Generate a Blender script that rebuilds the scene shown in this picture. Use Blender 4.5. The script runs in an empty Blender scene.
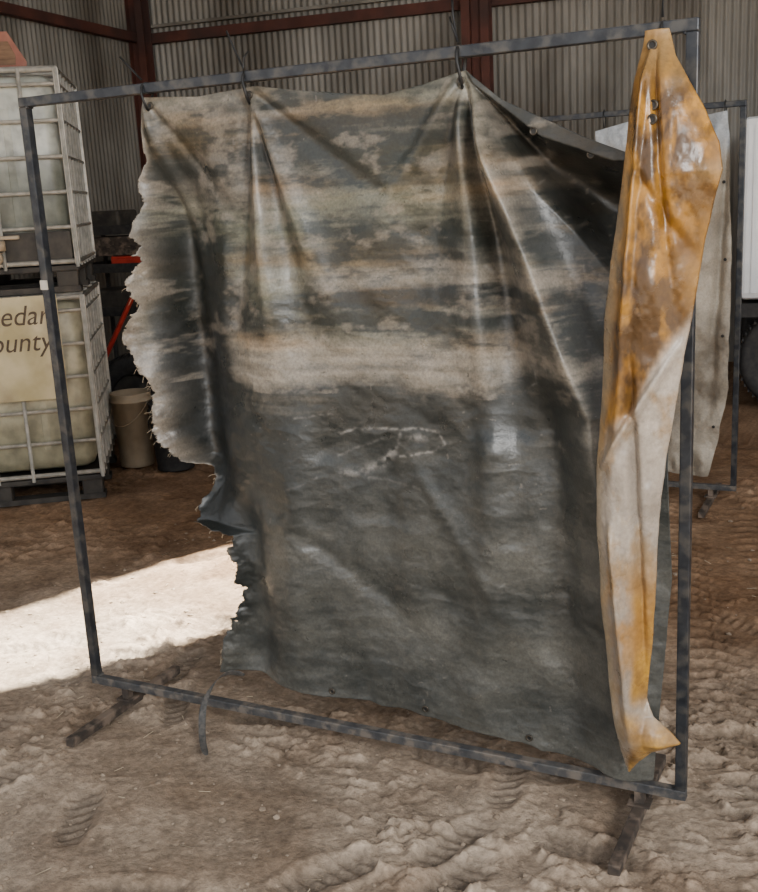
import bpy, bmesh, math, random
import numpy as np
from mathutils import Vector, Matrix
random.seed(7)
rng=np.random.RandomState(5)
perm=rng.permutation(256)
perm=np.concatenate([perm,perm])
# ------------------------------------------------------------ numpy noise
def vn(x,y,seed=0):
    x=np.asarray(x,float)+seed*17.31; y=np.asarray(y,float)+seed*9.73
    xi=np.floor(x).astype(int); yi=np.floor(y).astype(int)
    fx=x-xi; fy=y-yi
    fx=fx*fx*(3-2*fx); fy=fy*fy*(3-2*fy)
    h=lambda a,b: perm[(perm[a&255]+b)&255]/255.0
    return (h(xi,yi)*(1-fx)+h(xi+1,yi)*fx)*(1-fy)+(h(xi,yi+1)*(1-fx)+h(xi+1,yi+1)*fx)*fy
def fbm(x,y,seed=0,o=4,g=.5):
    t=0;a=1;n=0
    x=np.asarray(x,float);y=np.asarray(y,float)
    for i in range(o):
        t=t+a*vn(x*2**i,y*2**i,seed+i*3); n+=a; a*=g
    return t/n
def sst(a,b,x):
    t=np.clip((x-a)/(b-a),0,1); return t*t*(3-2*t)
def interp(z,tab):
    tab=sorted(tab); return np.interp(z,[t[0] for t in tab],[t[1] for t in tab])
def dist_poly(x,z,pts):
    d=np.full(np.shape(x),9.0)
    for (ax,az),(bx,bz) in zip(pts[:-1],pts[1:]):
        vx,vz=bx-ax,bz-az; L=vx*vx+vz*vz
        t=np.clip(((x-ax)*vx+(z-az)*vz)/L,0,1)
        d=np.minimum(d,np.hypot(x-ax-t*vx,z-az-t*vz))
    return d
# ------------------------------------------------------------ materials
def new_mat(name):
    m=bpy.data.materials.new(name); m.use_nodes=True
    nt=m.node_tree; b=nt.nodes['Principled BSDF']
    return m,nt,b
def noise_mat(name,c1,c2,scale=8,rough=.7,metal=0,bump=.2,detail=6,c3=None,s3=2.0,dist=.01,vscale=None):
    m,nt,b=new_mat(name); N=nt.nodes; L=nt.links
    tc=N.new('ShaderNodeTexCoord'); mp=N.new('ShaderNodeMapping'); L.new(tc.outputs['Object'],mp.inputs[0])
    if vscale: mp.inputs['Scale'].default_value=vscale
    n=N.new('ShaderNodeTexNoise'); n.inputs['Scale'].default_value=scale; n.inputs['Detail'].default_value=detail
    L.new(mp.outputs[0],n.inputs['Vector'])
    r=N.new('ShaderNodeValToRGB'); r.color_ramp.elements[0].position=.35; r.color_ramp.elements[1].position=.65
    r.color_ramp.elements[0].color=(*c1,1); r.color_ramp.elements[1].color=(*c2,1)
    L.new(n.outputs['Fac'],r.inputs[0]); out=r.outputs[0]
    if c3:
        n3=N.new('ShaderNodeTexNoise'); n3.inputs['Scale'].default_value=s3; n3.inputs['Detail'].default_value=8
        L.new(mp.outputs[0],n3.inputs['Vector'])
        r3=N.new('ShaderNodeValToRGB'); r3.color_ramp.elements[0].position=.48; r3.color_ramp.elements[1].position=.62
        L.new(n3.outputs['Fac'],r3.inputs[0])
        mx=N.new('ShaderNodeMix'); mx.data_type='RGBA'
        L.new(r3.outputs[0],mx.inputs[0]); L.new(out,mx.inputs[6]); mx.inputs[7].default_value=(*c3,1); out=mx.outputs[2]
    L.new(out,b.inputs['Base Color'])
    b.inputs['Roughness'].default_value=rough; b.inputs['Metallic'].default_value=metal
    if bump:
        bp=N.new('ShaderNodeBump'); bp.inputs['Strength'].default_value=bump; bp.inputs['Distance'].default_value=dist
        L.new(n.outputs['Fac'],bp.inputs['Height']); L.new(bp.outputs[0],b.inputs['Normal'])
    return m
def vcol_mat(name,rough=.75,fine=160,bump=.3,lo=.72,hi=1.25,dist=.004,trans=0,spec=.5,rlo=None,fine2=None):
    m,nt,b=new_mat(name); N=nt.nodes; L=nt.links
    a=N.new('ShaderNodeVertexColor'); a.layer_name='Col'
    tc=N.new('ShaderNodeTexCoord')
    n=N.new('ShaderNodeTexNoise'); n.inputs['Scale'].default_value=fine; n.inputs['Detail'].default_value=6; n.inputs['Roughness'].default_value=.65
    L.new(tc.outputs['Object'],n.inputs['Vector'])
    mr=N.new('ShaderNodeMapRange'); mr.inputs[1].default_value=.3; mr.inputs[2].default_value=.7; mr.inputs[3].default_value=lo; mr.inputs[4].default_value=hi
    L.new(n.outputs['Fac'],mr.inputs[0])
    mx=N.new('ShaderNodeVectorMath'); mx.operation='SCALE'
    L.new(a.outputs[0],mx.inputs[0]); L.new(mr.outputs[0],mx.inputs['Scale'])
    L.new(mx.outputs[0],b.inputs['Base Color'])
    b.inputs['Roughness'].default_value=rough
    b.inputs['Specular IOR Level'].default_value=spec
    if rlo is not None:
        m2=N.new('ShaderNodeMapRange'); m2.inputs[1].default_value=.35; m2.inputs[2].default_value=.65; m2.inputs[3].default_value=rlo; m2.inputs[4].default_value=rough
        n2=N.new('ShaderNodeTexNoise'); n2.inputs['Scale'].default_value=9; n2.inputs['Detail'].default_value=5
        L.new(tc.outputs['Object'],n2.inputs['Vector']); L.new(n2.outputs['Fac'],m2.inputs[0]); L.new(m2.outputs[0],b.inputs['Roughness'])
    hsrc=n.outputs['Fac']
    if fine2:
        n4=N.new('ShaderNodeTexNoise'); n4.inputs['Scale'].default_value=fine2; n4.inputs['Detail'].default_value=4; n4.inputs['Roughness'].default_value=.7
        L.new(tc.outputs['Object'],n4.inputs['Vector'])
        ma=N.new('ShaderNodeMath'); ma.operation='MULTIPLY_ADD'; ma.inputs[1].default_value=.6
        L.new(n4.outputs['Fac'],ma.inputs[0]); L.new(n.outputs['Fac'],ma.inputs[2]); hsrc=ma.outputs[0]
    bp=N.new('ShaderNodeBump'); bp.inputs['Strength'].default_value=bump; bp.inputs['Distance'].default_value=dist
    L.new(hsrc,bp.inputs['Height']); L.new(bp.outputs[0],b.inputs['Normal'])
    if trans:
        t=N.new('ShaderNodeBsdfTranslucent'); L.new(mx.outputs[0],t.inputs[0])
        ms=N.new('ShaderNodeMixShader'); ms.inputs[0].default_value=trans
        o=N['Material Output']; L.new(b.outputs[0],ms.inputs[1]); L.new(t.outputs[0],ms.inputs[2]); L.new(ms.outputs[0],o.inputs[0])
    return m
M={}
M['frame']=noise_mat('dark_painted_steel',(.016,.019,.024),(.036,.040,.046),30,.42,.4,.1,c3=(.07,.067,.062),s3=22)
M['framedust']=noise_mat('dusty_painted_steel',(.040,.042,.046),(.085,.083,.08),35,.6,.3,.15,c3=(.15,.13,.11),s3=26)
M['foot']=noise_mat('rusty_dusty_steel',(.03,.024,.02),(.075,.056,.042),25,.75,.2,.2,c3=(.16,.12,.09),s3=18)
M['red']=noise_mat('red_oxide_steel',(.060,.018,.011),(.10,.032,.022),5,.75,.05,.1,c3=(.045,.02,.016),s3=1.5)
M['galv']=noise_mat('weathered_galvanised',(.15,.138,.116),(.28,.265,.235),2.2,.6,.2,.05,c3=(.09,.077,.06),s3=.9,vscale=(1,1,.35))
M['cage']=noise_mat('galvanised_tube',(.36,.345,.30),(.55,.52,.46),20,.45,.4,.05)
M['pallet']=noise_mat('grimy_pallet_steel',(.02,.018,.016),(.06,.052,.042),12,.7,.2,.1)
M['black']=noise_mat('black_rubber',(.010,.010,.011),(.03,.028,.026),25,.7,0,.2)
M['beigeplastic']=noise_mat('dirty_beige_plastic',(.26,.20,.13),(.40,.32,.22),7,.5,0,.05)
M['white']=noise_mat('white_painted_panel',(.72,.74,.76),(.85,.87,.88),4,.35,0,.02)
M['wood']=noise_mat('old_wood_boards',(.10,.055,.03),(.22,.13,.075),6,.85,0,.2,vscale=(1,1,8))
M['redpaint']=noise_mat('red_paint',(.30,.02,.012),(.42,.035,.02),12,.4,0,.05)
M['orange']=noise_mat('faded_orange_reflector',(.20,.06,.035),(.27,.10,.06),12,.6,0,.05)
M['steel']=noise_mat('tarnished_grommet',(.03,.026,.02),(.10,.085,.065),60,.45,.7,.1)
M['wire']=noise_mat('black_wire',(.006,.006,.006),(.02,.02,.02),60,.5,.3,.0)
M['strap']=noise_mat('grey_webbing',(.030,.030,.029),(.08,.074,.066),80,.7,0,.3)
M['ink']=noise_mat('marker_ink',(.05,.035,.02),(.09,.06,.04),40,.8,0,0)
M['clod']=noise_mat('dry_soil_clods',(.18,.135,.095),(.31,.245,.18),22,.95,0,.4)
M['straw']=noise_mat('straw_stalks',(.30,.24,.16),(.44,.36,.25),30,.85,0,0)
M['yellowplate']=noise_mat('yellowed_sheet_metal',(.36,.30,.15),(.52,.45,.28),5,.45,.1,.05,c3=(.26,.21,.12),s3=3)
def bottle_mat(name,top,bot,zc):
    m,nt,b=new_mat(name);N=nt.nodes;L=nt.links
    tc=N.new('ShaderNodeTexCoord');sx=N.new('ShaderNodeSeparateXYZ');L.new(tc.outputs['Object'],sx.inputs[0])
    n=N.new('ShaderNodeTexNoise');n.inputs['Scale'].default_value=3;n.inputs['Detail'].default_value=5;L.new(tc.outputs['Object'],n.inputs['Vector'])
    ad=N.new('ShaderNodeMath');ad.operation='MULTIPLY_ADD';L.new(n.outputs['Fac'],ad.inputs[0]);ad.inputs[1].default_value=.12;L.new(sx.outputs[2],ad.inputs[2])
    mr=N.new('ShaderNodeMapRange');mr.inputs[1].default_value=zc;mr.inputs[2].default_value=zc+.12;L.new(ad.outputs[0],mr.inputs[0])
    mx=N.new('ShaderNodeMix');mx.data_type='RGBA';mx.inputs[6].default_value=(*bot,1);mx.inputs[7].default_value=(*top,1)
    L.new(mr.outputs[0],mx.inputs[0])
    n5=N.new('ShaderNodeTexNoise');n5.inputs['Scale'].default_value=11;n5.inputs['Detail'].default_value=8;L.new(tc.outputs['Object'],n5.inputs['Vector'])
    m5=N.new('ShaderNodeMapRange');m5.inputs[1].default_value=.35;m5.inputs[2].default_value=.6;m5.inputs[3].default_value=.62;m5.inputs[4].default_value=1.05;L.new(n5.outputs['Fac'],m5.inputs[0])
    vs=N.new('ShaderNodeVectorMath');vs.operation='SCALE';L.new(mx.outputs[2],vs.inputs[0]);L.new(m5.outputs[0],vs.inputs['Scale'])
    L.new(vs.outputs[0],b.inputs['Base Color']);b.inputs['Roughness'].default_value=.4
    b.inputs['Subsurface Weight'].default_value=.15;b.inputs['Subsurface Radius'].default_value=(.05,.05,.04)
    return m
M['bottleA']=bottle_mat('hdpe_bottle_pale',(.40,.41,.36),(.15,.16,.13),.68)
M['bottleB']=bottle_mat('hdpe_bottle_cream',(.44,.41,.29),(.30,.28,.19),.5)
# ------------------------------------------------------------ mesh helpers
def link(o): bpy.context.scene.collection.objects.link(o); return o
def obj_from_bm(name,bm,mats,parent=None,smooth=False):
    me=bpy.data.meshes.new(name); bm.normal_update(); bm.to_mesh(me); bm.free()
    for m in (mats if isinstance(mats,list) else [mats]): me.materials.append(m)
    if smooth:
        for p in me.polygons: p.use_smooth=True
    o=link(bpy.data.objects.new(name,me))
    if parent: o.parent=parent
    return o
def empty(name,loc=(0,0,0),rot=0):
    e=link(bpy.data.objects.new(name,None)); e.location=loc; e.rotation_euler=(0,0,rot); e.empty_display_size=.1; return e
def box(bm,c,s,mi=0,rot=None,bev=0):
    r=bmesh.ops.create_cube(bm,size=1); vs=r['verts']
    bmesh.ops.scale(bm,vec=s,verts=vs)
    if bev:
        es=list({e for v in vs for e in v.link_edges})
        rr=bmesh.ops.bevel(bm,geom=es,offset=bev,segments=2,affect='EDGES',profile=.5)
        vs=list({v for f in rr['faces'] for v in f.verts}|{v for v in vs if v.is_valid})
    if rot is not None: bmesh.ops.rotate(bm,cent=(0,0,0),matrix=rot,verts=vs)
    bmesh.ops.translate(bm,vec=c,verts=vs)
    for f in {f for v in vs for f in v.link_faces}: f.material_index=mi
    return vs
def tube(bm,pts,r=.01,seg=8,mi=0,cap=True,radii=None):
    pts=[Vector(p) for p in pts]; rings=[]
    up=Vector((0,0,1))
    for i,p in enumerate(pts):
        d=(pts[min(i+1,len(pts)-1)]-pts[max(i-1,0)]).normalized()
        a=d.cross(up)
        if a.length<.05: a=d.cross(Vector((1,0,0)))
        a.normalize(); b=d.cross(a); rr=radii[i] if radii else r
        rings.append([bm.verts.new(p+(a*math.cos(2*math.pi*k/seg)+b*math.sin(2*math.pi*k/seg))*rr) for k in range(seg)])
    for A,B in zip(rings[:-1],rings[1:]):
        for k in range(seg):
            f=bm.faces.new((A[k],A[(k+1)%seg],B[(k+1)%seg],B[k])); f.material_index=mi; f.smooth=True
    if cap:
        for R in (rings[0],rings[-1]):
            try: bm.faces.new(R).material_index=mi
            except: pass
def lathe(bm,prof,c=(0,0,0),seg=32,mi=0,axis='Z'):
    rings=[]
    for r,h in prof:
        ring=[]
        for k in range(seg):
            a=2*math.pi*k/seg; x,y=r*math.cos(a),r*math.sin(a)
            v=(x,y,h) if axis=='Z' else ((x,h,y) if axis=='Y' else (h,x,y))
            ring.append(bm.verts.new(Vector(v)+Vector(c)))
        rings.append(ring)
    for A,B in zip(rings[:-1],rings[1:]):
        for k in range(seg):
            f=bm.faces.new((A[k],A[(k+1)%seg],B[(k+1)%seg],B[k])); f.material_index=mi; f.smooth=True
def grid_mesh(name,X,Y,Z,mat,col=None,parent=None,keep=None):
    nj,ni=X.shape
    v=np.stack([X,Y,Z],-1).reshape(-1,3)
    idx=np.arange(nj*ni).reshape(nj,ni)
    q=np.stack([idx[:-1,:-1],idx[:-1,1:],idx[1:,1:],idx[1:,:-1]],-1).reshape(-1,4)
    if keep is not None: q=q[keep[:-1,:-1].reshape(-1)]
    me=bpy.data.meshes.new(name); me.from_pydata(v.tolist(),[],q.tolist()); me.update()
    me.polygons.foreach_set('use_smooth',np.ones(len(me.polygons),bool))
    if col is not None:
        ca=me.color_attributes.new('Col','FLOAT_COLOR','POINT')
        c=np.concatenate([col.reshape(-1,3),np.ones((nj*ni,1))],1).astype(np.float32)
        ca.data.foreach_set('color',c.reshape(-1))
    me.materials.append(mat)
    if keep is not None:
        bm=bmesh.new(); bm.from_mesh(me); bmesh.ops.delete(bm,geom=[v for v in bm.verts if not v.link_faces],context='VERTS'); bm.to_mesh(me); bm.free()
    o=link(bpy.data.objects.new(name,me))
    if parent: o.parent=parent
    return o
def lerpc(a,b,t):
    a=np.array(a);b=np.array(b)
    if a.ndim==1:a=a[None,None,:]
    if b.ndim==1:b=b[None,None,:]
    return a*(1-t[...,None])+b*t[...,None]
# ------------------------------------------------------------ building shell
TH=math.radians(7.5)
C=Vector((-7.33,9.5,0)); E1=Vector((math.cos(TH),math.sin(TH),0)); E2=Vector((math.sin(TH),-math.cos(TH),0))
def corr_wall(name,origin,d,length,h,n):
    per=.068; npp=6; K=int(length/per*npp)
    bm=bmesh.new(); prev=None
    for i in range(K+1):
        s=i*per/npp; p=origin+d*s+n*(.009*math.sin(2*math.pi*s/per))
        a=bm.verts.new((p.x,p.y,-.05)); b=bm.verts.new((p.x,p.y,h))
        if prev: f=bm.faces.new((prev[0],a,b,prev[1])); f.smooth=True
        prev=(a,b)
    return obj_from_bm(name,bm,M['galv'])
H=5.2
corr_wall('wall_back',C,E1,11.5,H,E2)
corr_wall('wall_left',C,E2,9.6,H,E1)
corr_wall('wall_right',C+E1*11.5,E2,5.0,H,E1)
RZ=Matrix.Rotation(TH,3,'Z')
def bbox_on(bm,p,s,mi=0): box(bm,p,s,mi,rot=RZ)
bm=bmesh.new()
p=C+E1*5.75+E2*.07; bbox_on(bm,(p.x,p.y,3.39),(11.3,.08,.10))
obj_from_bm('trim_1',bm,M['red'])
bm=bmesh.new()
p=C+E1*5.75+E2*.07; bbox_on(bm,(p.x,p.y,3.51),(11.3,.05,.03))
obj_from_bm('trim_2',bm,M['galv'])
bm=bmesh.new()
p=C+E2*4.8+E1*.07; bbox_on(bm,(p.x,p.y,3.39),(.08,9.4,.09))
obj_from_bm('trim_3',bm,M['red'])
def column(name,p):
    bm=bmesh.new()
    for k in (-1,1):
        q=p+E1*(.055*k); bbox_on(bm,(q.x,q.y,H/2),(.012,.15,H))
        for j in (-1,1):
            q2=p+E1*(.09*k)+E2*(.075*j); 
            bbox_on(bm,(q2.x,q2.y,H/2),(.08,.012,H))
    q=p; bbox_on(bm,(q.x,q.y,H/2),(.10,.02,H))
    return obj_from_bm(name,bm,M['red'])
column('steel_column',C+E1*.06+E2*.2)
column('steel_column',C+E1*3.66+E2*.2)
column('steel_column',C+E1*7.3+E2*.2)
# roof with an added opening, shaped so the sun lands as a floor patch
S=Vector((.2,.5,.85)).normalized()
off=Vector((S.x/S.z*H,S.y/S.z*H,0))
patch=[Vector((-4.3,1.30,0)),Vector((-2.72,4.85,0)),Vector((-2.02,3.85,0)),Vector((-3.75,1.42,0))]
hole=[v+off+Vector((0,0,H)) for v in patch]
def W(a,b,z=H): q=C+E1*a+E2*b; return Vector((q.x,q.y,z))
outer=[W(-.1,9.8),W(-.1,-.1),W(11.6,-.1),W(11.6,9.8)]
bm=bmesh.new()
ov=[bm.verts.new(v) for v in outer]; hv=[bm.verts.new(v) for v in hole]
for i in range(4): bm.faces.new((ov[i],ov[(i+1)%4],hv[(i+1)%4],hv[i]))
r=bmesh.ops.extrude_face_region(bm,geom=bm.faces[:])
bmesh.ops.translate(bm,vec=(0,0,.06),verts=[g for g in r['geom'] if isinstance(g,bmesh.types.BMVert)])
bmesh.ops.recalc_face_normals(bm,faces=bm.faces)
obj_from_bm('ceiling',bm,M['galv'])
# ------------------------------------------------------------ dirt floor
def axis(segs):
    out=[]
    for a,b,n in segs: out+=list(np.linspace(a,b,n,endpoint=False))
    return np.array(out+[segs[-1][1]])
gx=axis([(-13,-5.2,50),(-5.2,-3.2,120),(-3.2,0.6,460),(0.6,9,50)])
gy=axis([(-13,1.4,50),(1.4,3.6,320),(3.6,7,210),(7,14,50)])
X,Y=np.meshgrid(gx,gy)
fine=sst(-6,-4,X)*(1-sst(1,3,X))*sst(0,1.2,Y)
wx=X+.15*fbm(X*2,Y*2,3); wy=Y+.15*fbm(X*2,Y*2,8)
big=(fbm(wx*1.1,wy*1.1,1,3)-.5)*.04
med=(fbm(wx*5,wy*5,11,5,.6)-.5)
rub=fbm(X*20+3*fbm(X*9,Y*9,2),Y*20,31,5,.6); rubm=sst(.40,.62,fbm(wx*2.0,wy*2.0,35,4))
fin=np.clip(rub-.50,-.02,1)
Z=big+(med*.024+ fin*.075*(.15+rubm))*(.35+.65*fine)
prints=[]
for k in range(44):
    cx=random.uniform(-3.2,0.3); cy=random.uniform(1.6,4.4); an=random.uniform(0,3.14); prints.append((cx,cy,an))
prints+=[(-.95,2.12,1.1),(-.80,2.0,1.3),(-1.25,2.05,.9),(-.25,2.9,.4),(-1.0,2.3,1.2)]
pm=np.zeros_like(Z)
for cx,cy,an in prints:
    u=(X-cx)*math.cos(an)+(Y-cy)*math.sin(an); w=-(X-cx)*math.sin(an)+(Y-cy)*math.cos(an)
    wid=.050-.012*np.clip(-u/.13,0,1)-.010*np.exp(-((u+.01)/.03)**2)
    m=np.exp(-((u/.14)**6+(w/wid)**6)); Z=Z*(1-.75*m)-m*.012+ m*.0030*np.sign(np.sin(u*150+w*60))
    rim=np.exp(-(((u/.165)**2+(w/.078)**2-1)/.35)**2); Z=Z+rim*.005; pm=np.maximum(pm,m)
for k,xx in enumerate((0.05,-.35)):
    lx=X-(xx-.28*(Y-3)); band=np.exp(-(lx/.11)**4)*sst(2.0,2.6,Y)*(1-sst(5,6,Y))
    Z=Z-band*.010+band*.012*(np.sin(Y*75+np.sign(lx)*lx*30)>0)
Z=Z-.020
mix=np.clip(fbm(wx*1.7,wy*1.7,41,4)*1.8-.4,0,1); mix2=np.clip(fbm(wx*5,wy*5,51,5)*2.2-.6,0,1)
col=lerpc((.195,.146,.106),(.345,.28,.215),mix2)
col=lerpc(col,(.21,.15,.10),mix*.55)
col=lerpc(col,(.32,.265,.21),pm*.35)
grain=fbm(X*30,Y*30,55,3,.7); col=col*(.72+.56*grain[...,None])
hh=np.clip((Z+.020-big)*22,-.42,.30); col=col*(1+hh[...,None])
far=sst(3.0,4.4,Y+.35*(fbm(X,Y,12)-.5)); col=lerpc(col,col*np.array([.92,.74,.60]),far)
chip=(vn(X*60,Y*60,77)>.93)&(vn(X*9,Y*9,70)>.45); col[chip]=col[chip]*1.4
M['soil']=vcol_mat('dry_packed_dirt',.95,48,.7,.66,1.30,.010,spec=.08,fine2=160)
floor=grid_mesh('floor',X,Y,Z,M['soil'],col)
def gz(x,y):
    i=np.searchsorted(gx,x); j=np.searchsorted(gy,y); return Z[min(j,len(gy)-1),min(i,len(gx)-1)]
bm=bmesh.new()
for k in range(1500):
    x=random.uniform(-3.6,.6); y=1.5+abs(random.gauss(0,1.6)); s=random.choice([.003,.004,.005,.007,.011])*random.uniform(.7,1.2)
    r=bmesh.ops.create_icosphere(bm,subdivisions=1,radius=s)
    for v in r['verts']: v.co=Vector((v.co.x*random.uniform(.6,1.4),v.co.y*random.uniform(.6,1.4),v.co.z*random.uniform(.4,.9)))
    bmesh.ops.translate(bm,vec=(x,y,gz(x,y)),verts=r['verts'])
obj_from_bm('dirt_clods',bm,M['clod'],parent=floor)
bm=bmesh.new()
for k in range(260):
    x=random.uniform(-3.4,.5); y=random.uniform(1.6,5.0); a=random.uniform(0,6.28); l=random.uniform(.01,.05); z=gz(x,y)+.006
    tube(bm,[(x,y,z),(x+l*math.cos(a),y+l*math.sin(a),z+random.uniform(-.003,.006))],.0012,4)
obj_from_bm('straw_litter',bm,M['straw'],parent=floor)
# ------------------------------------------------------------ steel frames
def make_frame(x0,x1,y,zb,zt,fl,fr,yf=(-.3,.28)):
    bm=bmesh.new(); t=.029
    box(bm,((x0+x1)/2,y,zt),(x1-x0+t,t,t),2,bev=.003)
    box(bm,((x0+x1)/2,y,zb),(x1-x0+t,t,t),1,bev=.003)
    for x in (x0,x1): box(bm,(x,y,(zb+zt)/2),(t,t,zt-zb-t),0,bev=.003)
    for x in (x0,x1):
        for z in (zb,zt):
            for k in range(6):
                s=-1 if x==x1 else 1; d=-1 if z==zt else 1
                r=bmesh.ops.create_icosphere(bm,subdivisions=1,radius=.0045)
                bmesh.ops.translate(bm,vec=(x+s*.016,y-.012+.005*k,z+d*.016),verts=r['verts'])
    for x in (fl,fr):
        box(bm,(x,y+(yf[0]+yf[1])/2,.012),(.032,yf[1]-yf[0],.03),3,bev=.003)
        box(bm,(x,y,(zb-.015+.027)/2),(.026,.026,zb-.015-.027+.004),3)
        box(bm,(x,y,.03),(.06,.05,.006),3)
    return obj_from_bm('steel_display_frame',bm,[M['frame'],M['framedust'],M['frame'],M['foot']])
FY=2.6
fr1=make_frame(-2.480,-.455,FY,.081,2.033,-2.35,-.565)
make_frame(-2.77,-.735,5.6,.081,2.033,-2.62,-.85)
bm=bmesh.new(); box(bm,(-2.480,FY-.017,1.47),(.031,.002,.03)); box(bm,(-2.496,FY,1.47),(.002,.03,.03)); obj_from_bm('paper_tag',bm,M['cage'],fr1)
# ------------------------------------------------------------ main canvas tarp
xLt=[(2.02,-2.02),(1.92,-2.04),(1.83,-2.04),(1.75,-2.07),(1.63,-2.09),(1.45,-2.12),(1.41,-2.14),(1.28,-2.18),(1.21,-2.14),(1.10,-2.11),(.99,-2.10),(.90,-2.06),(.87,-1.99),(.84,-1.95),(.75,-2.01),(.715,-2.0),(.705,-1.92),(.69,-1.84),(.60,-1.83),(.50,-1.84),(.39,-1.87),(.28,-1.90),(.20,-1.92)]
xRt=[(2.1,-.5),(1.0,-.498),(.69,-.487),(.1,-.527)]
zTt=[(-2.05,2.01),(-1.85,1.995),(-1.66,2.008),(-1.49,1.98),(-1.34,1.96),(-1.25,1.95),(-1.14,1.965),(-1.02,1.99),(-.92,1.91),(-.82,1.86),(-.72,1.81),(-.60,1.76),(-.48,1.73)]
zBt=[(-1.92,.215),(-1.64,.18),(-1.29,.178),(-.91,.14),(-.68,.13),(-.52,.11)]
ridge=[(1.98,-1.02),(1.514,-.825),(1.131,-.672),(.617,-.626),(.1,-.62)]
def line_fold(x,z,p0,p1,w0,w1,amp):
    dx,dz=p1[0]-p0[0],p1[1]-p0[1]; L=math.hypot(dx,dz); ux,uz=dx/L,dz/L
    t=((x-p0[0])*ux+(z-p0[1])*uz)/L; d=(x-p0[0])*uz-(z-p0[1])*ux
    tt=np.clip(t,0,1); w=w0+(w1-w0)*tt
    env=sst(-.04,.12,t)*(1-sst(.55,1.15,t))
    return amp*env*np.exp(-(d/w)**2)
def tarp_disp(x,z):
    d=np.zeros_like(x)            # + toward the viewer (-y)
    xr=interp(z,ridge); dr=x-xr
    wr=.03+.035*np.clip((2-z)/1.4,0,1)
    d+=.12*sst(0,.25,2-z)*np.where(dr<0,np.exp(-np.abs(dr/(wr*1.9))**1.5),np.exp(-np.abs(dr/(wr*1.0))**1.5))*(1-.55*sst(.6,1.7,2-z))
    zc=np.interp(x,[-1.02,-.822,-.646,-.5],[1.98,1.675,1.481,1.36])
    dd=(z-zc); side=sst(-.005,.04,dd)
    wd=np.maximum(.02,np.interp(x,[-1.02,-.6,-.48],[.0,.30,.38]))
    q=np.clip(dd/wd,0,1)
    d-=side*np.interp(x,[-1.02,-.85,-.6],[0,.11,.28])*(np.sin(np.pi*np.clip(q*.85+.12,0,1)))
    # left rolled edge: cloth turns away, then the torn margin comes forward again
    env=sst(.66,.90,z)*(1-sst(1.60,1.98,z))
    xv=-1.975+.025*np.sin(z*3.1+.6)
    dx=x-xv
    d-=.15*np.where(dx<0,np.exp(-(dx/.06)**2),np.exp(-(dx/.13)**2))*env
    lowe=sst(.12,.3,z)*(1-sst(.66,.9,z))
    d-=.035*np.exp(-((x+1.77)/.06)**2)*lowe
    d+=.045*np.exp(-((x+1.62)/.13)**2)*(1-sst(1.3,1.9,z))
    for a in [((-1.66,2.0),(-1.60,1.2),.012,.05,.030),((-1.66,2.0),(-1.38,1.3),.014,.065,.028),((-1.66,2.0),(-1.50,1.25),.015,.055,-.028),
              ((-1.66,2.0),(-1.78,1.2),.014,.06,-.030),((-1.66,2.0),(-1.15,1.6),.012,.05,-.014),
              ((-2.02,2.0),(-1.90,1.3),.012,.05,.022),((-2.02,2.0),(-1.7,1.6),.012,.04,-.010),
              ((-1.02,1.98),(-.86,1.0),.012,.075,-.065),((-1.02,1.98),(-1.02,1.1),.012,.08,.022),((-1.02,1.98),(-1.25,1.2),.012,.08,-.022),
              ((-1.02,1.98),(-1.42,1.45),.012,.05,.014),((-1.02,1.98),(-.95,.7),.01,.05,.016),
              ((-.80,1.2),(-.74,.2),.04,.06,-.035),((-.95,1.1),(-1.0,.2),.05,.08,.03),((-1.3,1.0),(-1.35,.2),.06,.08,-.022),
              ((-1.55,1.1),(-1.6,.2),.05,.07,.022),((-.62,1.0),(-.60,.15),.03,.04,.03),
              ((-1.2,.95),(-.8,.35),.02,.04,.010),((-1.6,.75),(-1.1,.35),.02,.05,-.010)]:
        d+=line_fold(x,z,*a)
    amp=.4+.6*sst(0,.5,2-z)
    d+=(fbm(x*3.2+z*.6,z*2.0,5,3)-.5)*.060*amp
    d+=(fbm(x*9+z*2,z*7,15,3)-.5)*.012*amp
    wr2=np.abs(fbm(x*6,z*11,25,4)-.5); d+=(.12-wr2)*.015*amp
    d+=(fbm(x*45,z*45,29,2)-.5)*.0016
    return d
NI,NJ=520,680
s=np.linspace(0,1,NI); t=np.linspace(0,1,NJ)
Sg,Tg=np.meshgrid(s,t)
xa=-2.05+Sg*1.55
zt=np.interp(xa,[p[0] for p in zTt],[p[1] for p in zTt]); zb=interp(xa,zBt)
Zg=zb+(zt-zb)*Tg
jag=(fbm(Zg*12,Zg*0+3,61,3,.6)-.5)*.04*(1-sst(1.75,1.9,Zg))
jagb=(fbm(xa*14,xa*0+3,64,3)-.5)*.014
XL=interp(Zg,xLt)+jag; XR=interp(Zg,xRt)
Xg=XL+(XR-XL)*Sg
Zg2=Zg+jagb*(1-Tg)
D=tarp_disp(Xg,Zg2)
edge=np.exp(-((Xg-XL)/.05)**2)*(1-sst(1.5,1.85,Zg)); D=D+edge*(.06*fbm(Xg*9,Zg*7,66,3)+.035*(fbm(Xg*26,Zg*22,67,3)-.4))
Yg=FY-D
de=Xg-XL
cut=(de<.034*np.clip(fbm(Xg*18,Zg*18,68,4,.6)*2.4-.85,0,1)*(1-sst(1.60,1.85,Zg)))
x,z=Xg,Zg2
hz=z+(fbm(x*1.5,z*1.5,71,3)-.5)*.10+.03*(x+1.2)*(-.3)+(fbm(x*9,z*14,72,5,.6)-.5)*.05
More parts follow.
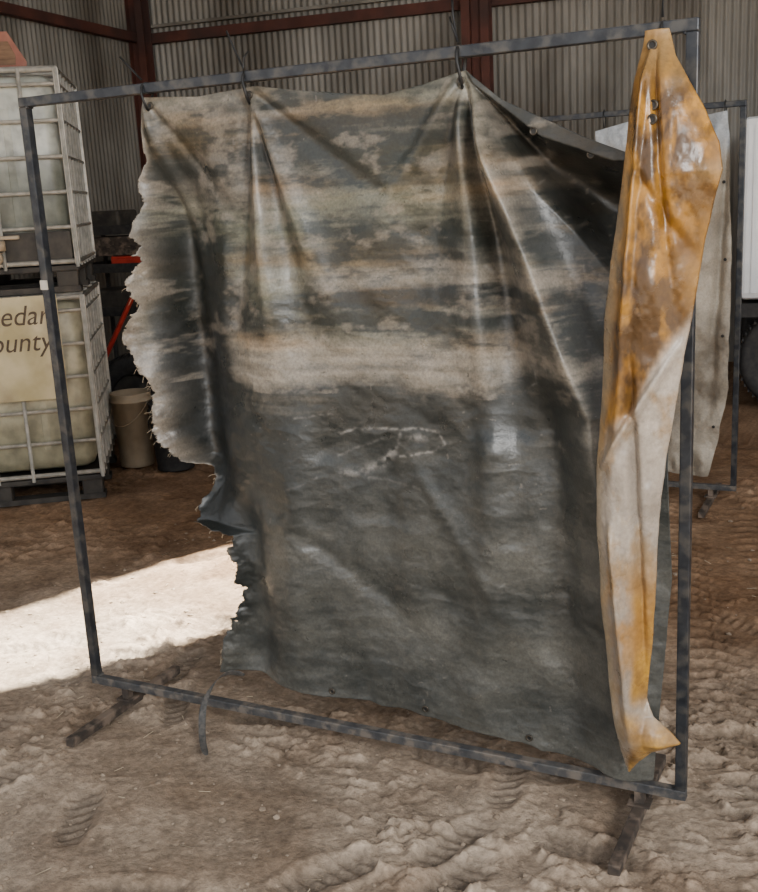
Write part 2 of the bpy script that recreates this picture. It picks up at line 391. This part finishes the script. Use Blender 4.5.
bands=[(.05,.22),(.30,.20),(.45,.26),(.55,.19),(.66,.24),(.80,.20),(.92,.12),(1.10,.03),(1.155,.07),(1.19,.62),(1.26,.74),(1.31,.38),(1.345,.04),(1.37,.44),(1.40,.02),(1.43,.26),(1.47,.62),(1.52,.44),(1.57,.10),(1.62,.28),(1.68,.48),(1.75,.42),(1.80,.10),(1.86,.03),(1.91,.20),(1.95,.50),(2.0,.38)]
b0=interp(hz,bands)
streak=fbm(x*1.8,z*30,81,5,.6)-.5; st2=fbm(x*1.6,z*7,85,4)-.5; bl=fbm(x*7,z*8,91,5,.65)-.5
grit=fbm(x*55,z*60,93,3,.7)-.5
up_=sst(.85,1.25,z)
dust_and_shading=b0+streak*(.16+.95*up_)+st2*(.32+.15*up_)+bl*(.38+.17*up_)+grit*(.16+.14*up_)
dust_and_shading=dust_and_shading-.55*sst(-.98,-.80,x)*np.exp(-((z-1.23)/.07)**4)
dust_and_shading=dust_and_shading-.22*sst(-1.0,-.75,x)*sst(1.2,1.4,z)
roll_shade=sst(-2.10,-2.055,x+.03*(fbm(z*12,x*12,6)-.5))*(1-sst(-1.87,-1.74,x+.05*(fbm(z*6,x*3,8)-.5)))*(1-sst(1.54,1.70,z+ .06*fbm(z*8,x*8,5)))*sst(.3,.6,z)  # shade of the rolled-back left fold, painted into the cloth colour
dust_and_shading=dust_and_shading-1.0*roll_shade
pocket_shade=sst(0,.02,z-np.interp(x,[-1.02,-.822,-.646,-.5],[1.98,1.675,1.481,1.36]))*(x>-1.02)  # recessed triangle behind the ridge: its shade is darkened into the colour
dust_and_shading=dust_and_shading*(1-.6*pocket_shade)
for p0,p1,a_ in [((-1.66,2.0),(-1.60,1.2),.25),((-1.66,2.0),(-1.38,1.3),.2),((-1.02,1.98),(-1.02,1.3),.2)]:
    dust_and_shading=dust_and_shading+line_fold(x,z,p0,p1,.006,.014,a_)
dust_and_shading=dust_and_shading+.45*np.exp(-((x-interp(z,ridge))/.016)**2)*sst(.9,1.1,z)  # bright ridge line: highlight painted into the colour, along with rubbed wear
for px_,pz_,rr in [(-1.42,1.62,.05),(-1.05,1.43,.07),(-1.5,.72,.05),(-1.2,.5,.08)]:
    dust_and_shading=dust_and_shading+.15*np.exp(-(((x-px_)/rr)**2+((z-pz_)/(rr*.5))**2))
mud=np.clip((fbm(x*8,z*26,95,5,.65)-.56)*8,0,1)*sst(1.1,1.3,z)
dust_and_shading=dust_and_shading-mud*.35
dust_and_shading=np.clip(dust_and_shading,0,1)
col=lerpc((.023,.025,.0225),(.242,.212,.168),dust_and_shading**1.12)
col=lerpc(col,col*np.array([.93,1.0,1.06]),1-sst(.95,1.2,z))
green=np.clip(fbm(x*2,z*6,95,3)*2-.6,0,1)*sst(1.25,1.4,z); col=col*(1-green[...,None]*np.array([.26,.12,.26]))
brn=np.clip((fbm(x*3,z*18,109,4)-.52)*5,0,1)*sst(1.2,1.35,z); col=lerpc(col,col*np.array([1.15,.92,.70]),brn)
col=col*(1-.35*pocket_shade[...,None])*(1-.45*roll_shade[...,None])
cr=np.exp(-((Xg-XL-.005)/(.024+.035*fbm(x*8,z*12,97)))**2)*(1-sst(1.45,1.75,z))*sst(.86,.95,z)
crn=np.clip(fbm(x*28,z*28,98,4)*2.2-.5,0,1)
col=lerpc(col,lerpc((.12,.10,.078),(.28,.24,.19),crn),np.clip(cr*1.2,0,1)*.9)
cr2=np.exp(-((Xg-XL)/.010)**2)*sst(.5,.6,z); col=lerpc(col,(.26,.23,.19),np.clip(cr2,0,1)*.6)
for pts,w,a in [([(-1.44,1.03),(-1.38,1.045),(-1.31,1.05),(-1.20,1.055),(-1.12,1.05),(-1.105,1.02),(-1.15,.99),(-1.25,.97)],.004,.5),
              ([(-1.27,.98),(-1.31,.945),(-1.36,.925),(-1.43,.915)],.012,.4),([(-1.24,1.04),(-1.26,1.0),(-1.30,.96)],.005,.4),([(-1.30,1.02),(-1.38,.99),(-1.44,.965)],.004,.2),
              ([(-1.22,1.02),(-1.17,1.03)],.010,.45),([(-1.35,.90),(-1.15,.885)],.004,.15),
              ([(-.83,1.24),(-.835,1.20),(-.89,1.16)],.003,.35),([(-1.80,1.18),(-1.74,1.20),(-1.66,1.19)],.004,.35),([(-1.56,1.08),(-1.45,1.09)],.003,.25),
              ([(-1.0,.62),(-.86,.66)],.003,.15),([(-1.6,.86),(-1.5,.90)],.003,.15),([(-.98,1.5),(-.93,1.44)],.004,.3)]:
    dd=dist_poly(x+.015*(fbm(x*20,z*20,7)-.5),z+.015*(fbm(x*20,z*20,9)-.5),pts)
    a2=np.exp(-(dd/w)**2)*np.clip(fbm(x*60,z*60,17,3)*3-.9,0,1)*a
    col=lerpc(col,(.34,.325,.30),a2)
spk=(vn(x*75,z*75,101)>.955)&(fbm(x*3,z*3,103)>.45); col[spk]=col[spk]*.5+np.array([.14,.125,.105])*.5
spk=(vn(x*90,z*90,107)>.955)&(z>1.15); col[spk]=col[spk]*.45
patchm=np.clip((fbm(x*10,z*16,105,5,.6)-.58)*9,0,1)*(z>1.15); col=lerpc(col,(.28,.24,.19),patchm*.35)
M['canvas']=vcol_mat('dusty_waxed_canvas',.54,130,.38,.70,1.30,.003,spec=.55,rlo=.27)
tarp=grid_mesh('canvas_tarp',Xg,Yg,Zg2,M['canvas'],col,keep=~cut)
sm=tarp.modifiers.new('thickness','SOLIDIFY'); sm.thickness=.002; sm.offset=0
# ------------------------------------------------------------ yellow underside hanging over front
SL=[(2.01,-.542),(1.93,-.55),(1.85,-.56),(1.70,-.58),(1.54,-.60),(1.38,-.62),(1.19,-.63),(1.04,-.64),(.88,-.64),(.67,-.63),(.45,-.61),(.29,-.59),(.17,-.578)]
SR=[(2.02,-.49),(1.96,-.47),(1.91,-.44),(1.84,-.40),(1.77,-.37),(1.71,-.362),(1.65,-.378),(1.55,-.40),(1.40,-.42),(1.27,-.44),(1.15,-.46),(1.06,-.475),(.90,-.49),(.71,-.50),(.55,-.508),(.42,-.518),(.375,-.50),(.34,-.455),(.31,-.432),(.285,-.47),(.26,-.51),(.22,-.545),(.17,-.574)]
s=np.linspace(0,1,110); t=np.linspace(0,1,640)
Sg,Tg=np.meshgrid(s,t); Zs=.17+Tg*(2.02-.17)
Lx=interp(Zs,SL)+.004*(fbm(Zs*8,Zs*0,3)-.5); Rx=interp(Zs,SR)+.006*(fbm(Zs*9,Zs*0,5)-.5)
Xs=Lx+(Rx-Lx)*Sg; wdt=Rx-Lx
bul=np.sin(np.pi*Sg)**.8*wdt*.30
Ds=.03+.085*sst(.1,.35,Zs)+bul
Ds+=line_fold(Xs,Zs,(-.52,2.0),(-.60,.9),.006,.018,.026)+line_fold(Xs,Zs,(-.51,1.98),(-.45,1.3),.006,.018,-.018)
Ds+=line_fold(Xs,Zs,(-.63,1.02),(-.43,1.35),.010,.010,.020)+line_fold(Xs,Zs,(-.55,1.3),(-.52,.3),.01,.014,-.026)
Ds+=line_fold(Xs,Zs,(-.60,.9),(-.54,.2),.01,.016,.022)+line_fold(Xs,Zs,(-.56,1.75),(-.40,1.5),.01,.015,-.010)
Ds+=(fbm(Xs*12,Zs*4,7,3)-.5)*.030+(fbm(Xs*32,Zs*18,9,3)-.5)*.010
Ds*=.5+.5*sst(2.02,1.9,Zs)
Ys=FY-.04-Ds
zz=Zs
n1=fbm(Xs*9,Zs*5,13,4); n2=fbm(Xs*25,Zs*12,19,5,.6)
ochre=lerpc((.185,.080,.010),(.42,.205,.030),np.clip(n1*2.2-.6,0,1))
rust=np.clip((n2-.36)*4.5,0,1)*np.clip((fbm(Xs*6,Zs*3,23,3)-.25)*3.2,0,1)
colS=lerpc(ochre,(.050,.027,.013),rust*.9)
pale=np.clip((fbm(Xs*5,Zs*4,29,3)-.50)*5,0,1)*sst(1.4,1.6,Zs)*sst(.5,.9,Sg); colS=lerpc(colS,(.42,.31,.16),pale*.7)
bz=1.02+(Xs+.63)*1.7+(n1-.5)*.18
low=1-sst(-.03,.05,zz-bz)
beige=lerpc((.20,.165,.13),(.37,.32,.265),np.clip(n1*2-.5,0,1)); beige=lerpc(beige,(.27,.165,.06),np.clip((n2-.50)*5,0,1)*.6)
colS=lerpc(colS,beige,low)
yl=sst(.55,.70,Sg+ (n1-.5)*.3)*sst(.38,.45,zz)*(1-sst(.66,.85,zz)); yl=np.maximum(yl,(1-sst(.36,.42,zz+.06*(Sg-.5)+(n1-.5)*.05))*.95*sst(.15,.5,Sg)); colS=lerpc(colS,lerpc((.44,.23,.025),(.20,.10,.02),np.clip(n2*3-1,0,1)),yl*.9)
yt=np.exp(-((zz-.62)/.12)**2)*np.clip(n2*3-.9,0,1)*.7; colS=lerpc(colS,(.33,.165,.04),yt)
topl=sst(1.86,1.98,zz); colS=lerpc(colS,(.28,.19,.09),topl*.5)
beigeleft=(1-sst(.06,.22,Sg+(n1-.5)*.2))*(1-sst(1.55,1.95,zz))*.6; colS=lerpc(colS,(.32,.25,.155),beigeleft)
M['vinyl']=vcol_mat('yellow_vinyl_underside',.46,90,.25,.8,1.18,.004,trans=.05,spec=.6,rlo=.22)
ysl=grid_mesh('yellow_underside_fold',Xs,Ys,Zs,M['vinyl'],colS,parent=tarp)
sm=ysl.modifiers.new('thickness','SOLIDIFY'); sm.thickness=.002; sm.offset=0
def hgt(xx,zz_): return float(FY-tarp_disp(np.array([[xx]]),np.array([[zz_]]))[0,0])
bm=bmesh.new()
def grommet(bm,x,y,z,R=.008):
    seg=20; ss=8
    rings=[]
    for i in range(seg):
        a=2*math.pi*i/seg
        rings.append([bm.verts.new((x+(R+.003*math.cos(2*math.pi*j/ss))*math.cos(a),y+.003*math.sin(2*math.pi*j/ss),z+(R+.003*math.cos(2*math.pi*j/ss))*math.sin(a))) for j in range(ss)])
    for i in range(seg):
        A=rings[i];B=rings[(i+1)%seg]
        for j in range(ss):
            f=bm.faces.new((A[j],B[j],B[(j+1)%ss],A[(j+1)%ss])); f.smooth=True
    r=bmesh.ops.create_circle(bm,cap_ends=True,radius=R*.8,segments=14)
    bmesh.ops.rotate(bm,cent=(0,0,0),matrix=Matrix.Rotation(math.pi/2,3,'X'),verts=r['verts'])
    bmesh.ops.translate(bm,vec=(x,y-.001,z),verts=r['verts'])
    for f in {f for v in r['verts'] for f in v.link_faces}: f.material_index=1
for gx_,gz_ in [(-2.0,1.985),(-1.655,1.985),(-1.025,1.965),(-.84,1.83),(-.70,1.765),(-1.52,.20),(-.88,.165),(-1.2,.2)]:
    grommet(bm,gx_,hgt(gx_,gz_)-.004,gz_)
for gx_,gz_ in [(-.505,1.855),(-.505,1.825),(-.52,1.985)]:
    j=int((gz_-.17)/1.85*639); row=Xs[j]; i=int(np.argmin(np.abs(row-gx_))); grommet(bm,gx_,Ys[j,i]-.004,gz_,.009)
obj_from_bm('grommets',bm,[M['steel'],M['wire']],parent=tarp)
bm=bmesh.new()
def tie(x,zg,tail,s=0):
    pts=[]
    for k in range(15):
        a=k/14*2*math.pi; pts.append((x+.004*math.sin(a*2),FY+.024*math.sin(a)-.002,(2.035+zg)/2+.0+ (2.06-zg)/2*math.cos(a)))
    tube(bm,pts,.004,6)
    tube(bm,[(x,FY-.02,2.055),(x+tail[0]*.5,FY-.03,2.055+tail[1]*.6),(x+tail[0],FY-.02,2.055+tail[1])],.0030,6)
tie(-2.005,1.985,(-.07,.07)); tie(-1.655,1.985,(-.045,.10)); tie(-1.022,1.97,(-.01,.10)); tie(-.52,1.985,(.005,.10))
tie(-1.655,1.975,(.02,.04)); tie(-1.02,1.96,(-.02,.06))
obj_from_bm('tie_wires',bm,M['wire'],parent=tarp)
# hanging strap from lower left corner
bm=bmesh.new()
P=[Vector(p) for p in [(-1.82,2.572,.218),(-1.87,2.562,.228),(-1.91,2.55,.210),(-1.95,2.54,.160),(-1.970,2.52,.10),(-1.955,2.49,.05),(-1.92,2.44,.022),(-1.87,2.39,.016)]]
W1=[Vector(v) for v in [(.1,-.35,1),(.3,-.35,1),(.6,-.2,.75),(.75,.3,.45),(.85,.5,.1),(.85,.5,-.1),(.85,.3,-.2),(.8,.35,0)]]
prev=None
for p,w in zip(P,W1):
    w=w.normalized()*.013
    a=bm.verts.new(p-w); b=bm.verts.new(p+w)
    if prev: bm.faces.new((prev[0],a,b,prev[1])).smooth=True
    prev=(a,b)
st=obj_from_bm('webbing_strap',bm,M['strap'],parent=tarp)
md=st.modifiers.new('s','SOLIDIFY'); md.thickness=.005
md=st.modifiers.new('ss','SUBSURF'); md.levels=2; md.render_levels=2
bm=bmesh.new()
for k in range(60):
    j=random.randint(10,500); i0=int(np.argmin(cut[j])); zz_=Zg2[j,i0]
    if zz_>1.6: continue
    p=Vector((Xg[j,i0],Yg[j,i0],zz_)); l=random.uniform(.008,.030); pts=[p]
    d=Vector((-random.uniform(.2,1),random.uniform(-.6,.4),-random.uniform(-.3,1))).normalized()
    for q in range(3): d=(d+Vector((random.uniform(-.4,.4),random.uniform(-.4,.4),-random.uniform(0,.6)))).normalized(); pts.append(pts[-1]+d*l/3)
    tube(bm,pts,.0007,4)
obj_from_bm('frayed_threads',bm,M['straw'],parent=tarp)
# ------------------------------------------------------------ second tarp on rear frame
s=np.linspace(0,1,120); t=np.linspace(0,1,260); Sg,Tg=np.meshgrid(s,t)
zb=np.interp(Sg,[0,.5,1],[.22,.16,.15]); ztp=np.interp(Sg,[0,.3,.55,1],[1.95,1.99,1.97,2.0]); Z2=zb+(ztp-zb)*Tg
R2=interp(Z2,[(2.0,-.80),(1.3,-.765),(.64,-.765),(.35,-.81),(.15,-.86)])+.012*(fbm(Z2*9,Z2*0,4)-.5)
X2=-1.45+(R2+1.45)*Sg
D2=(fbm(X2*4,Z2*2,33,3)-.5)*.18+(fbm(X2*12,Z2*9,37,3)-.5)*.06+line_fold(X2,Z2,(-.85,1.95),(-.95,.9),.02,.06,.06)+line_fold(X2,Z2,(-.8,1.95),(-.86,.5),.02,.03,-.05)
n=fbm(X2*5,Z2*6,43,4); c2=lerpc((.16,.137,.105),(.34,.30,.24),np.clip(n*2-.5,0,1))
c2=lerpc(c2,(.36,.40,.44),sst(1.75,1.9,Z2)*.8)
M['canvas2']=vcol_mat('pale_dusty_canvas',.7,90,.3,.8,1.2,.004)
t2=grid_mesh('canvas_tarp',X2,5.57-D2,Z2,M['canvas2'],c2)
bm=bmesh.new()
for xx in (-.82,-1.15,-1.42):
    pts=[(xx,5.6+.026*math.sin(a),2.01+.045*math.cos(a)) for a in [k/12*2*math.pi for k in range(13)]]
    tube(bm,pts,.003,5); 
for zz_ in (1.6,1.2,.8,.3):
    i=int(zz_/1.85*259*.95); grommet(bm,X2[i,-1]-.03,5.57-D2[i,-4]-.006,Z2[i,-1],.005)
obj_from_bm('tie_wires_and_grommets',bm,[M['wire'],M['wire']],parent=t2)
# ------------------------------------------------------------ IBC totes
def make_tote(loc,rot,bmat,plate=False,valve=True):
    e=empty('ibc_tote',loc,rot); e.scale=(1,1,1.075)
    w,d=1.2,1.0
    bm=bmesh.new()   # pallet
    for y in (-.44,0,.44): box(bm,(0,y,.015),(w,.10,.03))
    for x in (-.53,0,.53):
        for y in (-.44,0,.44): box(bm,(x,y,.07),(.12,.10,.09),bev=.008)
    box(bm,(0,0,.125),(w,d,.03),bev=.006)
    obj_from_bm('pallet',bm,M['pallet'],e)
    bm=bmesh.new()  # bottle
    vs=box(bm,(0,0,.645),(w-.06,d-.06,.94),bev=.07)
    for f in bm.faces: f.smooth=True
    for x in (-.3,.3): box(bm,(x,-.462,.62),(.05,.02,.66),bev=.008)
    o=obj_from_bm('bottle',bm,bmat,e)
    bm=bmesh.new()
    lathe(bm,[(0,.025),(.085,.025),(.09,.02),(.09,0),(.11,0),(.11,-.03)],(0,0,1.13),24)
    obj_from_bm('fill_cap',bm,M['black'],e)
    bm=bmesh.new()  # cage
    r=.010
    for z in (.16,.34,.52,.70,.88,1.06,1.13):
        rr=.013 if z in(.16,1.13) else r
        pts=[(-w/2,-d/2,z),(w/2,-d/2,z),(w/2,d/2,z),(-w/2,d/2,z)]
        for a,b in zip(pts,pts[1:]+pts[:1]): tube(bm,[a,b],rr,8)
    for x in np.linspace(-w/2,w/2,7):
        for y in (-d/2,d/2): tube(bm,[(x,y+.012*np.sign(y),.13),(x,y+.012*np.sign(y),1.135)],.011,8)
    for y in np.linspace(-d/2,d/2,7)[1:-1]:
        for x in (-w/2,w/2): tube(bm,[(x,y,.13),(x,y,1.135)],.011,8)
    for x in (-w/2,w/2):
        for y in (-d/2,d/2): box(bm,(x,y,.64),(.03,.03,1.0),bev=.006)
    for x in (-.25,.25): tube(bm,[(x,-d/2,1.14),(x,d/2,1.14)],.012,8)
    for y in (-.45,-.15,.15,.45): tube(bm,[(-w/2,y,1.143),(w/2,y,1.143)],.010,8)
    obj_from_bm('cage',bm,M['cage'],e)
    if valve:
        bm=bmesh.new()
        lathe(bm,[(.0,-.60),(.045,-.60),(.045,-.56),(.036,-.56),(.036,-.44)],(.16,0,.20),20,axis='Y')
        lathe(bm,[(0,.0),(.06,.0),(.06,.05),(0,.05)],(.16,-.53,.235),20)
        box(bm,(.23,-.53,.30),(.14,.025,.02),bev=.005)
        obj_from_bm('outlet_valve',bm,M['beigeplastic'],e)
        bm=bmesh.new()
        box(bm,(0,-.485,.235),(1.15,.02,.17),bev=.004)
        obj_from_bm('bottom_skirt',bm,M['pallet'],e)
    if plate:
        bm=bmesh.new(); box(bm,(.05,-d/2-.03,.87),(.82,.006,.56),bev=.002)
        obj_from_bm('sign_plate',bm,M['yellowplate'],e)
        for k,(tx,zz_) in enumerate((('Cedar',1.0),('County',.86))):
            cu=bpy.data.curves.new('painted_word_%d'%k,'FONT'); cu.body=tx; cu.size=.15; cu.extrude=.0008; cu.align_x='RIGHT'; cu.shear=.25
            cu.materials.append(M['ink']); to=link(bpy.data.objects.new('painted_word_%d'%k,cu)); to.parent=e
            to.location=(.40,-d/2-.0345,zz_); to.rotation_euler=(math.pi/2,0,0)
    return e
R36=math.radians(36)
TC=(-5.02,4.76)
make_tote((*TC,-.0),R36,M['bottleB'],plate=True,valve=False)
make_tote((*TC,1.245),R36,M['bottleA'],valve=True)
bm=bmesh.new()
def tri_(bm,h,y,th,mi):
    pts=[(-h*.5,-h*.0),(h*.5,0),(h*.6,0),(h*.64,.05),(.05,h*.98),(-.05,h*.98),(-h*.64,.05),(-h*.6,0)]
    a=[bm.verts.new((p[0],y,p[1])) for p in pts]; b=[bm.verts.new((p[0],y+th,p[1])) for p in pts]
    bm.faces.new(a).material_index=mi; bm.faces.new(b[::-1]).material_index=mi
    for i in range(8): bm.faces.new((a[i],b[i],b[(i+1)%8],a[(i+1)%8])).material_index=mi
tri_(bm,.22,0,.006,0)
o2=obj_from_bm('slow_vehicle_sign',bm,[M['orange']])
bm=bmesh.new(); tri_(bm,.13,-.004,.003,0); q=obj_from_bm('inner_panel',bm,M['wood'],o2); q.location=(0,0,.035)
bm=bmesh.new(); box(bm,(0,.03,.008),(.3,.06,.014)); box(bm,(0,.018,.08),(.03,.02,.16)); obj_from_bm('bracket',bm,M['pallet'],o2)
o2.location=(-4.66,4.74,2.486); o2.rotation_euler=(0,0,R36)
# ------------------------------------------------------------ clutter between tote and tarp
def bucket(loc,mat,h=.37,r=.15,full=True):
    bm=bmesh.new()
    lathe(bm,[(0,0),(r*.86,0),(r*.88,.01),(r,h-.06),(r+.012,h-.058),(r+.012,h-.045),(r,h-.043),(r+.002,h-.015),(r+.008,h),(r-.004,h),(r*.86,.012),(0,.012)],(0,0,0),40)
    pts=[((r+.012)*math.cos(a),-(r+.014)*math.sin(a),h-.05-.16*math.sin(a)) for a in np.linspace(0,math.pi,16)]
    tube(bm,pts,.003,6)
    o=obj_from_bm('plastic_bucket',bm,mat); o.location=loc; return o
bucket((-4.60,5.46,-.005),M['beigeplastic'],h=.50,r=.13)
bucket((-4.27,5.45,-.005),M['black'],h=.45,r=.14)
bm=bmesh.new()
for k in range(4):
    z0=.05+k*.12
    for sy in (-.2,.2): box(bm,(0,sy,z0),(.52,.018,.10),bev=.003)
    for sx in (-.25,.25): box(bm,(sx,0,z0),(.018,.38,.10),bev=.003)
for sx in (-.23,.23):
    for sy in (-.18,.18): box(bm,(sx,sy,.235),(.03,.03,.46))
box(bm,(0,0,.01),(.50,.38,.016))
cr_=obj_from_bm('wooden_crate',bm,M['wood']); cr_.location=(-4.33,5.98,0); cr_.rotation_euler=(0,0,.2)
def tyre(name,loc,R,w,rot,tilt=0,hub=True,parent=None):
    bm=bmesh.new(); prof=[]
    for k in range(13):
        a=-math.pi/2+math.pi*k/12*1.0; prof.append((R-.06+.06*max(0,math.cos(a))**.5,w/2*math.sin(a)))
    full=[(R*.58,-w*.38)]+[(R*.62,-w*.45)]+prof+[(R*.62,w*.45),(R*.58,w*.38),(R*.56,0),(R*.58,-w*.38)]
    lathe(bm,full,(0,0,0),48,axis='Y')
    for k in range(48):
        a=2*math.pi*k/48
        for sgn in (-1,1): box(bm,((R-.002)*math.cos(a),sgn*w*.2,(R-.002)*math.sin(a)),(.012,w*.3,.02),rot=None)
    if hub:
        lathe(bm,[(0,-w*.15),(R*.3,-w*.15),(R*.35,-w*.05),(R*.57,-w*.10)],(0,0,0),32,mi=1,axis='Y')
    o=obj_from_bm(name,bm,[M['black'],M['pallet']],parent); o.location=loc; o.rotation_euler=(tilt,0,rot); return o
e=empty('tool_cart',(-5.73,6.95,0),TH)
bm=bmesh.new()
for x in (-.35,.35):
    for y in (-.22,.22): box(bm,(x,y,.80),(.03,.03,1.50),bev=.004)
for z in (.25,.85,1.20,1.50):
    box(bm,(0,0,z),(.74,.48,.015)); 
    for y in (-.24,.24): box(bm,(0,y,z+.03),(.74,.008,.07))
    for x in (-.37,.37): box(bm,(x,0,z+.03),(.008,.48,.07))
for x in (-.35,.35):
    for y in (-.22,.22): lathe(bm,[(0,-.02),(.05,-.02),(.055,0),(.05,.02),(0,.02)],(x,y,.05),20,axis='Y')
obj_from_bm('cart_frame',bm,M['black'],e)
bm=bmesh.new(); box(bm,(.15,-.05,1.27),(.36,.30,.10),bev=.01); box(bm,(.15,-.21,1.28),(.3,.01,.03)); obj_from_bm('red_drawer_box',bm,M['redpaint'],e)
bm=bmesh.new(); box(bm,(-.0,0,.96),(.6,.34,.18),bev=.02); box(bm,(.1,0,.36),(.4,.34,.2),bev=.02); box(bm,(-.1,0,1.60),(.3,.3,.16),bev=.02); obj_from_bm('supply_boxes',bm,M['pallet'],e)
bm=bmesh.new(); box(bm,(.06,-.02,1.40),(.60,.36,.15),bev=.01); box(bm,(.06,-.205,1.40),(.5,.01,.02)); obj_from_bm('grey_metal_box',bm,M['foot'],e)
bm=bmesh.new(); tube(bm,[(-5.92,6.36,.0),(-5.65,6.40,.488),(-5.36,6.46,.964),(-5.31,6.47,1.04),(-5.27,6.47,1.05)],.020,10); obj_from_bm('red_pry_bar',bm,M['redpaint'])
tyre('rubber_tire',(-4.98,6.0,.33),.33,.2,math.radians(20),tilt=0)
# ------------------------------------------------------------ white trailer on the right
e=empty('box_trailer',(.13,8.9,0),TH)
bm=bmesh.new(); box(bm,(0,0,1.45),(2.6,1.8,1.25),bev=.05)
for x in np.linspace(-1.2,1.2,9): box(bm,(x,-.905,1.45),(.02,.015,1.15))
obj_from_bm('body',bm,M['white'],e)
bm=bmesh.new(); box(bm,(0,0,.74),(2.6,1.6,.10)); box(bm,(-1.0,-.5,.55),(.25,.4,.35),bev=.02); 
for x in (-.9,.9): box(bm,(x,0,.39),(.06,1.5,.06))
tube(bm,[(1.3,0,.7),(2.1,0,.5)],.04,10)
obj_from_bm('chassis',bm,M['black'],e)
for x in (-.9,.9):
    for y in (-.72,.72): tyre('wheel',(x,y,.38),.38,.22,0,parent=e)
# ------------------------------------------------------------ light
w=bpy.data.worlds.new('sky'); bpy.context.scene.world=w; w.use_nodes=True
nt=w.node_tree; bg=nt.nodes['Background']
sk=nt.nodes.new('ShaderNodeTexSky'); sk.sky_type='NISHITA'; sk.sun_disc=False; sk.sun_elevation=math.radians(50); sk.sun_rotation=math.radians(20); sk.air_density=1; sk.dust_density=3
mixn=nt.nodes.new('ShaderNodeMix'); mixn.data_type='RGBA'; mixn.inputs[0].default_value=.6; mixn.inputs[7].default_value=(8,7.8,7.6,1)
nt.links.new(sk.outputs[0],mixn.inputs[6]); nt.links.new(mixn.outputs[2],bg.inputs[0]); bg.inputs[1].default_value=.26
sl=bpy.data.lights.new('sun','SUN'); sl.energy=55; sl.angle=math.radians(.8); sl.color=(1,.94,.82)
so=link(bpy.data.objects.new('sun',sl)); so.rotation_euler=S.to_track_quat('Z','Y').to_euler(); so.location=(0,0,12)
al=bpy.data.lights.new('added_contrast_light','AREA'); al.shape='RECTANGLE'; al.size=1.3; al.size_y=1.6; al.energy=350; al.color=(1,.985,.96)  # added lamp off to the right, gives the tarp folds directional contrast
ap=Vector((3.0,-1.4,3.3))
ao=link(bpy.data.objects.new('added_contrast_light',al)); ao.location=ap; ao.rotation_euler=(ap-Vector((-1.2,2.6,1.0))).to_track_quat('Z','Y').to_euler()
# ------------------------------------------------------------ camera
cd=bpy.data.cameras.new('camera'); cam=link(bpy.data.objects.new('camera',cd))
fw=Vector((-.4378,.8681,-.2340)).normalized(); rt=Vector((.8973,.4382,-.0531)); rt=(rt-fw*rt.dot(fw)).normalized(); up=rt.cross(fw)
m=Matrix(((rt.x,up.x,-fw.x,0),(rt.y,up.y,-fw.y,0),(rt.z,up.z,-fw.z,1.7),(0,0,0,1)))
cam.matrix_world=m; cd.sensor_fit='HORIZONTAL'; cd.sensor_width=36; cd.lens=1048/758*36; cd.clip_start=.05
bpy.context.scene.camera=cam
